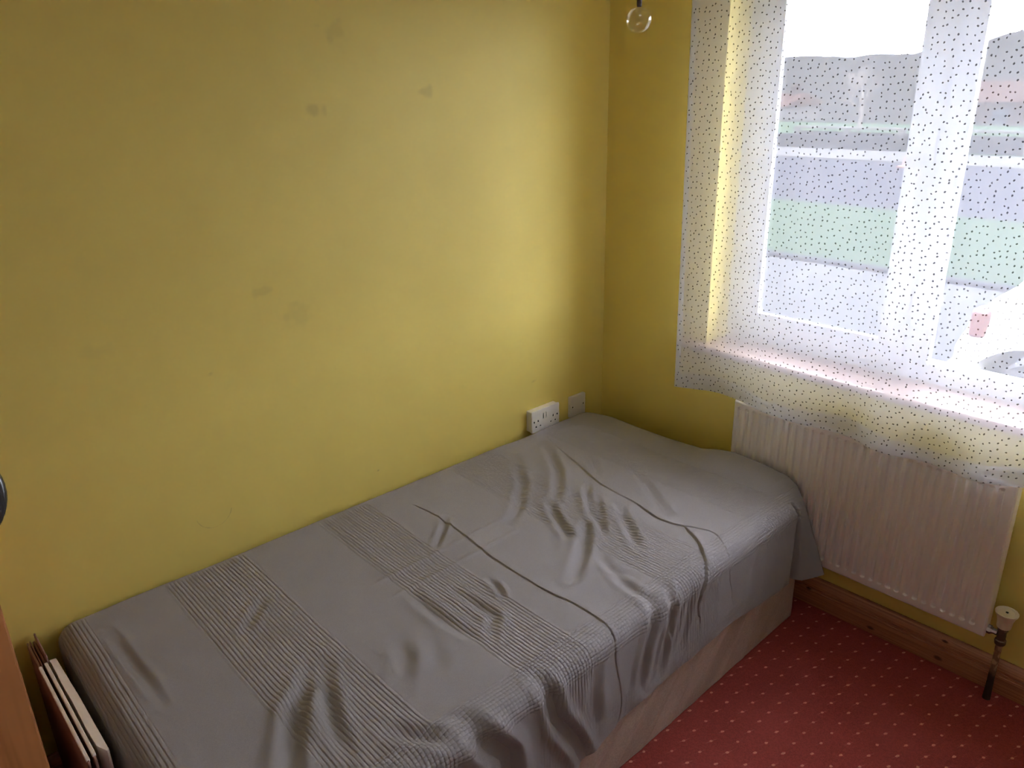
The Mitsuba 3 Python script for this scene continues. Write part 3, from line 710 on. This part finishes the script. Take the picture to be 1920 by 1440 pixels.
pp = [(.120, -2.0690), (.135, -2.0675), (.22, -2.0688), (.31, -2.0672), (.40, -2.0684), (.47, -2.0668), (.498, -2.055), (.496, -2.051), (.30, -2.0515), (.122, -2.055)]
lin = trimesh.creation.extrude_polygon(Polygon(pp), .15); lin.apply_translation((0, 0, .303))
obj('flat_box_001__liner', lin, 'card_white', label='white liner with a torn edge')

# ------------------------------------------------------------------ chest of drawers and the dark round thing on it
tag('wooden_chest', 'orange-brown wooden chest of drawers cut by the left edge, beside the bed end', 'chest of drawers')
obj('wooden_chest__body', rbx(.012, .462, -2.86, -2.150, .004, .845, .004), 'chest_wood')
obj('wooden_chest__top', rbx(.006, .470, -2.87, -2.147, .846, .868, .006), 'chest_wood')
for i in range(4):
    z0 = .06 + i * .195
    k = obj('wooden_chest__drawer', rbx(.4625, .476, -2.80, -2.270, z0, z0 + .185, .004), 'chest_wood')
    obj(k + '__knob', at(rot(lathe([(0, 0), (.008, 0), (.008, .012), (.016, .018), (.016, .026), (0, .030)], 20), 90, (0, 1, 0)), .4765, -2.53, z0 + .092), 'chest_wood', smooth=35)
tag('round_mirror', 'glossy black rounded rim at the left edge above the wooden chest', 'mirror')
rim_ = trimesh.creation.torus(.092, .011, major_sections=48, minor_sections=16)
disc = trimesh.creation.cylinder(.090, .008, sections=48)
def pose(m):
    m = rot(m, 90, (0, 1, 0)); m = rot(m, -18, (0, 1, 0)); return at(m, .40, -2.190, 1.030)
obj('round_mirror__rim', pose(rim_), 'black_gloss', smooth=True)
obj('round_mirror__back', pose(disc), 'black_gloss', smooth=40)
obj('round_mirror__stem', tube([(.40, -2.188, .878), (.40, -2.188, .935)], .007, 12), 'black_gloss', smooth=40)
obj('round_mirror__foot', at(lathe([(0, 0), (.055, 0), (.055, .006), (.02, .012), (0, .012)], 32), .40, -2.215, .8685), 'black_gloss', smooth=35)

# ------------------------------------------------------------------ glass ball on its cord
bxp, byp, bzp = .977, -1.05, 1.785
tag('hanging_glass_ball', 'clear glass ball hanging on a thin dark cord in front of the corner', 'glass ball')
obj('hanging_glass_ball__ball', at(trimesh.creation.icosphere(4, .0215), bxp, byp, bzp), 'bulb_glass', smooth=True)
obj('hanging_glass_ball__cap', at(lathe([(0, .0208), (.004, .0208), (.0045, .026), (.0045, .040), (.002, .046), (0, .046)], 16), bxp, byp, bzp), 'black_cord', smooth=35, label='small dark metal cap')
obj('hanging_glass_ball__cord', tube([(bxp, byp, bzp + .045), (bxp, byp, RZ)], .0012, 8), 'black_cord', smooth=True)

# ------------------------------------------------------------------ added fill lamp on the ceiling (above the view), brightens the room
tag('added_fill_lamp', 'round opal ceiling lamp added as fill light, out of the frame', 'ceiling lamp')
obj('added_fill_lamp__base', at(lathe([(0, 0), (.20, 0), (.20, -.02), (0, -.02)][::-1], 40), 1.62, -1.55, RZ - .001), 'upvc', smooth=35)
dome = lathe([(.19 * math.cos(a), -.022 - .09 * math.sin(a)) for a in np.linspace(0, math.pi / 2, 12)][::-1], 40)
dome = at(dome, 1.62, -1.55, RZ)
dome.fix_normals()
if dome.face_normals[np.argmin(dome.triangles_center[:, 2])][2] > 0:
    dome.invert()
obj('added_fill_lamp__diffuser', dome, 'upvc', smooth=False)
scene['added_fill_lamp__diffuser']['emitter'] = {'type': 'area', 'radiance': {'type': 'rgb', 'value': [FILL_LAMP, FILL_LAMP * .96, FILL_LAMP * .88]}}
